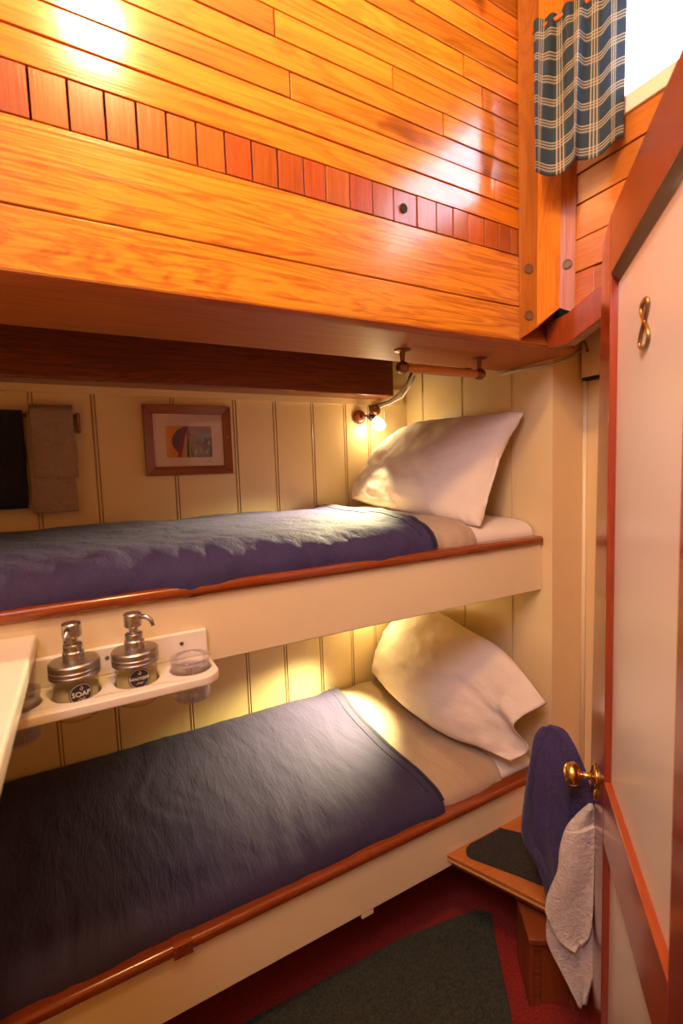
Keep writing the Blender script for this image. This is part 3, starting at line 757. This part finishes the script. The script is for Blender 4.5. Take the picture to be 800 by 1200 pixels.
def dispenser(cx, word, spout, label):
    o = empty('soap_dispenser', (cx, CYs, 1.010), label, 'dispenser', 'glass pump jars')
    Z0 = 1.010; r = .0385
    q = MB(); q.lathe([(0, .0), (.028, .0), (.035, .004), (r, .012), (r, .070), (.036, .078), (.033, .082), (.033, .092)], (cx, CYs, Z0), n=40, cap=False); child(o, q, 'jar', M['jarglass'], smooth=True)
    q = MB(); q.lathe([(0, .003), (.027, .003), (.0335, .007), (r - .0025, .014), (r - .0025, .058), (0, .058)], (cx, CYs, Z0), n=36, cap=False); child(o, q, 'liquid', M['liquid'], smooth=True)
    q = MB(); q.lathe([(.0395, .080), (.0430, .081), (.0432, .086), (.0418, .0875), (.0432, .089), (.0432, .094), (.0418, .0955), (.0432, .097), (.0430, .105), (.0405, .108), (.018, .109), (0, .109)], (cx, CYs, Z0), n=48, cap=False)
    child(o, q, 'lid', M['zinc'], smooth=False, bevel=.0004)
    p = empty_part('pump', o, (cx, CYs, Z0 + .109)) if False else None
    q = MB(); q.lathe([(.0185, .109), (.0185, .124), (.0165, .1265), (.0165, .138), (.014, .140), (.0085, .141), (.0085, .150), (.0150, .152), (.0165, .154), (.0165, .176), (.0145, .1785), (0, .179)], (cx, CYs, Z0), n=32, cap=False)
    pu = child(o, q, 'pump', M['steel'], smooth=False, bevel=.0005)
    dx, dy = spout
    q = MB(); q.tube([(cx + dx * .010, CYs + dy * .010, Z0 + .172), (cx + dx * .028, CYs + dy * .028, Z0 + .170), (cx + dx * .036, CYs + dy * .036, Z0 + .163), (cx + dx * .040, CYs + dy * .040, Z0 + .152)], [.0050, .0046, .0042, .0036], 12)
    child(o, q, 'spout', M['steel'], smooth=True)
    # round label wrapped on the jar, facing the viewer
    a0 = math.atan2(-CYs, -cx) + (.18 if word == 'SOAP' else .12); R = r + .0006; zc = Z0 + .058 - (.003 if word == 'SOAP' else -.002); lr = .0205
    def wrap(x, z, d=0): a = a0 + x / R; return (cx + (R + d) * math.cos(a), CYs + (R + d) * math.sin(a), zc + z)
    q = MB(); vs = [wrap(0, 0)]; fs = []; K = 8; A_ = 36
    for k in range(1, K + 1):
        for i in range(A_): t = 2 * PI * i / A_; vs.append(wrap(lr * k / K * math.cos(t), lr * k / K * math.sin(t)))
    for i in range(A_): fs.append((0, 1 + i, 1 + (i + 1) % A_))
    for k in range(K - 1):
        for i in range(A_): fs.append((1 + k * A_ + i, 1 + (k + 1) * A_ + i, 1 + (k + 1) * A_ + (i + 1) % A_, 1 + k * A_ + (i + 1) % A_))
    q.add(vs, fs); lab = child(o, q, 'label_disc', M['labelblack'], 'round black label reading ' + word, smooth=True)
    q = MB()
    tv, tf = text_mesh(word, .0125 if word == 'SOAP' else .0075)
    q.add([wrap(v.x, v.y, .0004 + v.z) for v in tv], tf)
    ringp = []
    q.tube([wrap(.018 * math.cos(2 * PI * i / 40), .018 * math.sin(2 * PI * i / 40), .0002) for i in range(40)], .00035, 5, closed=True)
    q.tube([wrap(x, -.0085 - .0012 * math.sin(x * 900), .0003) for x in [-.006 + .0012 * k for k in range(11)]], .0004, 5)
    q.tube([wrap(.0035 * math.sin(t) * (1 - t / 7), .0105 + .0035 * math.cos(t) * (1 - t / 7), .0003) for t in [.5 * k for k in range(12)]], .0005, 5)
    lt = q.build('lettering', M['labelwhite'], None); lt.parent = lab
    return o
dispenser(CX[1], 'SOAP', (-.25, -.97), 'glass pump jar labelled soap, left of the two')
dispenser(CX[2], 'SANITIZER', (.86, -.5), 'glass pump jar labelled sanitizer, right of the two')
def tumbler(cx, label):
    q = MB(); q.lathe([(0, .004), (.033, .004), (.0375, .078), (.0400, .086), (.0412, .086), (.0392, .076), (.0350, .003), (.033, 0), (0, 0)], (cx, CYs, .992), n=44, cap=False)
    o = q.build('tumbler', M['tumbler'], smooth=True, origin=(cx, CYs, .992)); return tag(o, label, 'glass', 'plastic tumblers')
tumbler(CX[3], 'clear lilac tumbler at the right end of the toiletry shelf')
tumbler(CX[0], 'clear tumbler at the left end of the shelf, half behind the white counter')

# white counter corner at the left
m = MB(); m.box(-.58, -.093, .40, YF - .002, 1.130, 1.160)
o = m.build('counter', M['white'], bevel=.006, origin=(-.33, .75, 1.13)); tag(o, 'white counter corner jutting in at the left edge above the shelf', 'counter')

# ------------------------------------------------------------------ curtain
cr = empty('curtain_rod', (1.13, .79, 2.55), 'thin curtain rod across the small window', 'curtain rod')
RA, RB = Vector((1.062, .884, 2.512)), Vector((1.200, .722, 2.562))
q = MB(); q.tube([RA, RB], .006, 10); child(cr, q, 'rod', M['postwood'], smooth=True)
q = MB(); q.box(1.192, XW, .712, .728, 2.548, 2.58); child(cr, q, 'bracket', M['postwood'], bevel=.002)
def cur(u, v):
    # u along the rod, v from top (0) to hem (1)
    s = lerp(.004, .209, u); d = (RB - RA).normalized(); p = RA + d * s
    nx = Vector((-.80, -.55, 0))
    g = .35 + .65 * sstep(0, .35, v); rt = 1 - .75 * sstep(.55, 1, u)
    fold = (.016 * math.sin(u * 15 + .9 + .6 * v) * g + .006 * math.sin(u * 39 + 2 * v) * (1 - .7 * v) + .006 * N(u * 5, v * 3, 2)) * rt
    hem = 2.164 + .046 * u * u + .006 * math.sin(u * 15)
    p = p + nx * (fold + .006 + .012 * v * rt) + Vector((d.x, d.y, 0)) * (.012 * v * math.cos(u * 15 + .9) * rt)
    return (p.x, p.y, lerp(p.z + .014, hem, v))
m = MB(); m.grid(cur, 110, 70, uvfn=lambda u, v: (u * .32 + .02, v * .40))
o = m.build('curtain', M['plaid'], smooth=True, solid=.0012, origin=(1.22, .9, 2.66)); tag(o, 'blue and cream plaid curtain gathered over the small window', 'curtain')

# box on side wall
o = empty('wall_box', (1.49, .95, 1.72), 'cream painted box on the side wall above the door edge', 'box')
q = MB(); q.box(1.455, 1.49, .86, 1.020, 1.722, 1.93); child(o, q, 'body', M['creamlight'], bevel=.002)
q = MB(); q.tube([(1.452, 1.012, 1.835), (1.445, 1.004, 1.835), (1.446, .998, 1.822), (1.446, .994, 1.808)], .0025, 8); q.lathe([(.005, 0), (.005, .003)], (1.455, .998, 1.805), (-1, 0, 0), 10); child(o, q, 'latch_hook', M['screw'], smooth=True)
q = MB(); q.box(1.457, 1.488, .862, 1.018, 1.714, 1.722); child(o, q, 'dark_strip', M['dark'])  # thin dark strip along the bottom of the box

# ------------------------------------------------------------------ step, box, towels at lower right
o = empty('bunk_step', (1.2, .95, .24), 'varnished corner step board with black grip pad beside the lower bunk', 'step')
TP = [(.903, YF - .001), (1.015, .812), (1.062, .70), (1.488, .70), (1.488, 1.028), (1.328, 1.028), (1.328, YF - .001)]
q = MB(); q.poly_z(TP, .258, .270); child(o, q, 'tread', M['stepwood'], bevel=.002)
q = MB(); q.cr = .7; q.poly_z([(x + .002 if x < 1.2 else x, y) for x, y in TP], .248, .2575); child(o, q, 'ply_layer', M['ply'], 'pale edge layer', bevel=.001)
q = MB(); q.poly_z([(x + .018 if x < 1.2 else x, y) for x, y in TP], .225, .2475); child(o, q, 'under_board', M['rail'], bevel=.002)
pd = [(.953, 1.018), (.951, 1.030), (.956, 1.043), (.968, 1.054), (.99, 1.060), (1.12, 1.060), (1.20, .96), (1.20, .80), (1.083, .80), (1.020, .91)]
q = MB(); q.poly_z(pd, .270, .2745); child(o, q, 'grip_pad', M['nonslip'], 'black textured grip pad', bevel=.001)

o = empty('step_box', (1.03, .86, 0), 'small reddish wooden box standing on the red carpet under the step', 'box', rotz=math.atan2(-.065, .094))
q = MB(); q.box(0, .012, .0, .13, 0, .185); bx = q
def bpart(mb, name, mat, **k):
    ob = mb.build(name, mat, None, **k); ob.parent = o; ob.location = (.0, .0, 0); return ob
OX, OY = -.0, -.0
o.location = (.956, .807, 0)
bpart(q, 'side_panel', M['boxwood'], bevel=.0015)
q = MB(); q.box(.106, .118, .0, .13, 0, .185); bpart(q, 'side_panel', M['boxwood'], bevel=.0015)
q = MB(); q.box(.0125, .1055, .012, .024, .002, .184); bpart(q, 'front_panel', M['boxwood'], bevel=.001)
q = MB(); q.box(.0125, .030, .004, .0118, .0, .184); q.box(.0125, .030, .001, .004, .078, .090); bpart(q, 'stile', M['beamdark'], bevel=.001)
q = MB(); q.box(-.003, .124, -.006, .132, .186, .203); ld = bpart(q, 'lid', M['boxwood'], bevel=.003)
q = MB(); q.lathe([(.004, 0), (.004, .0008)], (.012, .075, .203), n=14); qq = q.build('bung', M['plug'], None); qq.parent = ld

# slim post standing on the step that the two towels hang on
ta = empty('towel_post', (1.045, .808, .2745), 'slim wooden post on the step under the navy towel', 'post')
q = MB(); q.lathe([(.022, 0), (.022, .006), (.011, .012), (.010, .43), (.013, .438), (.010, .448), (0, .450)], (1.045, .808, .2748), n=18); child(ta, q, 'pole', M['handlewood'], smooth=True)
def sheet_between(Lc, Rc, P, e, wave, nu=40, nv=70):
    # hanging cloth between a left and a right outline, given as (offset along e, z), with folds across
    l = crv([(a, 0, z) for a, z in Lc]); r = crv([(a, 0, z) for a, z in Rc]); P = Vector((P[0], P[1], 0)); e = Vector((e[0], e[1], 0)); nn = Vector((-.8, -.6, 0))
    def fn(u, v):
        a = l(v); b = r(v); s = lerp(a.x, b.x, u); z = lerp(a.z, b.z, u)
        return P + e * s + nn * wave(u, v, s, z) + Vector((0, 0, z))
    m = MB(); m.grid(fn, nu, nv); return m
E = (.6, -.8)
m = sheet_between([(-.055, .776), (-.078, .752), (-.092, .67), (-.104, .56), (-.108, .49), (-.098, .45), (-.078, .42), (-.060, .37), (-.050, .33), (-.048, .296)],
                  [(-.046, .779), (-.008, .780), (.026, .725), (.054, .63), (.055, .56), (.055, .50), (.055, .44), (.055, .38), (.055, .33), (.052, .300)],
                  (1.02, .74), E, lambda u, v, s, z: .034 * (abs(((u * 1.7 + .25 + .12 * v) % 1.0) * 2 - 1) ** .8) * sstep(0, .3, v) + .012 * math.sin(u * 9 + v * 4) * sstep(0, .2, v) + .005 * N(s * 30, z * 9, 1) - .018)
o = m.build('towel', M['towelnavy'], smooth=True, solid=.012, origin=(1.02, .74, .75)); tag(o, 'navy terry towel hanging between the step and the door edge', 'towel')
m = sheet_between([(.046, .640), (.022, .612), (-.002, .575), (-.016, .52), (-.022, .46), (-.046, .385), (-.046, .335), (-.045, .265), (-.012, .195), (.028, .115)],
                  [(.048, .642), (.056, .62), (.058, .58), (.058, .52), (.058, .46), (.058, .40), (.058, .34), (.058, .27), (.058, .20), (.040, .113)],
                  (.975, .709), E, lambda u, v, s, z: .010 * math.sin(u * 4 + v * 2) + .003 * N(s * 25, z * 9, 4))
o = m.build('towel', M['towelwhite'], smooth=True, solid=.010, origin=(.98, .71, .6)); tag(o, 'white terry towel hanging in front of the navy towel by the door knob', 'towel')
m = sheet_between([(-.006, .575), (-.016, .52), (-.021, .46), (-.049, .378), (-.045, .345), (-.022, .297), (.014, .272)],
                  [(.054, .60), (.055, .54), (.055, .48), (.055, .42), (.053, .36), (.046, .31), (.030, .285)],
                  (.968, .702), E, lambda u, v, s, z: .010 * math.sin(u * 4 + v * 2) + .006 + .003 * N(s * 25, z * 9, 8))
f = m.build('folded_corner', M['towelwhite'], None, smooth=True, solid=.010); f.parent = o; f.matrix_parent_inverse = Matrix.Translation(-Vector(o.location))

# rug
m = MB(); m.poly_z([(-.58, 1.20), (.283, 1.153), (.80, 1.128), (1.035, 1.085), (1.068, 1.055), (.888, .804), (.50, .27), (-.58, .27)], .0, .009)
o = m.build('rug', M['rug'], bevel=.003, origin=(.2, .75, 0)); tag(o, 'dark green flecked rug lying on the red carpet', 'rug')

# ------------------------------------------------------------------ door, standing open (local x towards the hinge, local -y is the face seen)
E0 = Vector((.933, .594, 0)); dang = math.atan2(-.67942, -.73375)
door = empty('door_1', E0, 'open varnished door with white panels, brass knob and brass number', 'door', kind='structure', rotz=dang)
def dpart(mb, name, mat, **k):
    ob = mb.build(name, mat, None, **k); ob.parent = door; return ob
q = MB(); q.cr = .4; q.prism([(-.205, 0, .03), (-.0, 0, .03), (-.0, .034, .03), (-.205, .034, .03)], [(-.085, 0, 1.90), (0, 0, 1.925), (0, .034, 1.925), (-.085, .034, 1.90)])
dpart(q, 'free_stile', M['doorwood'], bevel=.002)
q = MB(); q.cr = .6; q.box(.422, .54, 0, .034, .03, 1.925); dpart(q, 'hinge_stile', M['doorwood'], bevel=.002)
for a, b, nm, c in ((1.812, 1.925, 'top_rail', .3), (.632, .772, 'middle_rail', .6), (.03, .15, 'bottom_rail', .5)):
    q = MB(); q.cr = c; q.box(.0005, .4215, 0.0005, .0335, a, b); dpart(q, nm, M['doortop' if nm == 'top_rail' else 'doorwoodx'], bevel=.002)
for a, b in ((.770, 1.814), (.148, .634)):
    q = MB(); q.box(-.002, .424, .0145, .022, a, b); dpart(q, 'panel', M['doorpanel'])
# dark moulding under the top rail, bead on the free stile
q = MB(); q.poly_x([(.001, 1.812), (.0145, 1.812), (.0145, 1.793)], .0, .4215); dpart(q, 'moulding', M['mould'])
q = MB(); q.lathe([(.029, 0), (.029, .003), (.024, .007), (.012, .010), (.0075, .014), (.0068, .030), (.009, .034)], (0, 0, 0), n=28)
q.lathe([(.009, .032), (.019, .036), (.0265, .044), (.0275, .054), (.024, .062), (.015, .068), (0, .070)], (0, 0, 0), n=32, cap=False)
for v in range(len(q.v)): x, y, z = q.v[v]; q.v[v] = (x - .088, -z, y + .724)
kn = dpart(q, 'knob', M['brass'], smooth=True); kn['label'] = 'round brass knob on its rosette'
q = MB(); q.lathe([(.0, .006), (.008, .005), (.009, 0)], n=16)
for v in range(len(q.v)): x, y, z = q.v[v]; q.v[v] = (x - .088, -z, y * 1.6 + .682)
kk = q.build('keyhole_cover', M['brass'], None, smooth=True); kk.parent = kn
pts = []
for k in range(48):
    t = 2 * PI * k / 48
    # figure eight drawn in one stroke: small upper loop, larger lower loop
    s_ = math.sin(t); ww = .0165 if math.cos(t) > 0 else .021
    zz = .024 * (1 - abs(math.cos(t))) 
    if math.cos(t) > 0: pts.append((.0165 * math.sin(2 * t) * -1, .017 + .026 * (math.cos(t) * 1.0) - .017 * 1 + .004, 0))
    else: pts.append((.0215 * math.sin(2 * t), .032 * math.cos(t) + .004, 0))
q = MB(); q.tube([(.20 + x * 1.2, .0115, 1.662 + z * 1.25) for x, z, _ in pts], .0028, 8, closed=True)
nb = dpart(q, 'number_eight', M['numberbrass'], smooth=True); nb['label'] = 'brass number 8'

# ------------------------------------------------------------------ light
def light(name, typ, loc, power, col, **k):
    d = bpy.data.lights.new(name, typ); d.energy = power; d.color = col
    for a, b in k.items(): setattr(d, a, b)
    o = bpy.data.objects.new(name, d); COL.objects.link(o); o.location = loc; return o
light('ceiling_lamp', 'POINT', (.12, .33, 2.70), 53, (1, .60, .25), shadow_soft_size=.07)
def spot(name, loc, at, p, col, ang):
    o = light(name, 'SPOT', loc, p, col, shadow_soft_size=.018, spot_size=math.radians(ang), spot_blend=.9)
    o.rotation_euler = (Vector(at) - Vector(loc)).to_track_quat('-Z', 'Y').to_euler()
spot('reading_light_upper', (1.050, 1.625, 1.620), (.72, 1.50, 1.28), 190, (1, .86, .44), 76)
spot('reading_light_lower', (.985, 1.625, .865), (.73, 1.57, .49), 165, (1, .86, .42), 82)
light('reading_glow_upper', 'POINT', (1.128, 1.712, 1.62), 1.5, (1, .74, .36), shadow_soft_size=.02)
light('reading_glow_lower', 'POINT', (1.06, 1.72, .84), 2.0, (1, .76, .28), shadow_soft_size=.02)
a = light('daylight_fill', 'AREA', (-.58, -.20, 2.45), 13, (.80, .76, 1.0), shape='RECTANGLE', size=.6, size_y=.9)  # added cool fill standing in for daylight, aimed at the door
a.data.spread = math.radians(95)
a.rotation_euler = (Vector((.80, .42, 1.15)) - a.location).to_track_quat('-Z', 'Y').to_euler()
w = bpy.data.worlds.new('World'); SC.world = w; w.use_nodes = True
nt = w.node_tree; bg = nt.nodes['Background']; bg.inputs[0].default_value = (.74, .86, 1.0, 1); bg.inputs[1].default_value = 52.0

# ------------------------------------------------------------------ camera
F = 562.0
r = [Vector((.87749841, -.07171862, .47418664)), Vector((-.47831918, -.05924386, .87618544)), Vector((-.03474617, -.9956639, -.08629078))]
right = Vector((r[0][0], r[1][0], r[2][0])); down = Vector((r[0][1], r[1][1], r[2][1])); fwd = Vector((r[0][2], r[1][2], r[2][2]))
cd = bpy.data.cameras.new('camera'); cam = bpy.data.objects.new('camera', cd); COL.objects.link(cam)
mat = Matrix((right, -down, -fwd)).transposed().to_4x4(); mat.translation = (0, 0, 1.45)
cam.matrix_world = mat
cd.sensor_fit = 'VERTICAL'; cd.sensor_height = 36; cd.lens = F * 36 / 1200; cd.clip_start = .02
cd.dof.use_dof = True; cd.dof.focus_distance = 1.75; cd.dof.aperture_fstop = 4.0
SC.camera = cam
SC.view_settings.view_transform = 'Standard'; SC.view_settings.look = 'None'; SC.view_settings.gamma = 1; SC.view_settings.use_curve_mapping = False
SC.view_settings.exposure = -0.1
SC.cycles.max_bounces = 8; SC.cycles.transparent_max_bounces = 16
SC.cycles.sample_clamp_indirect = 4.0
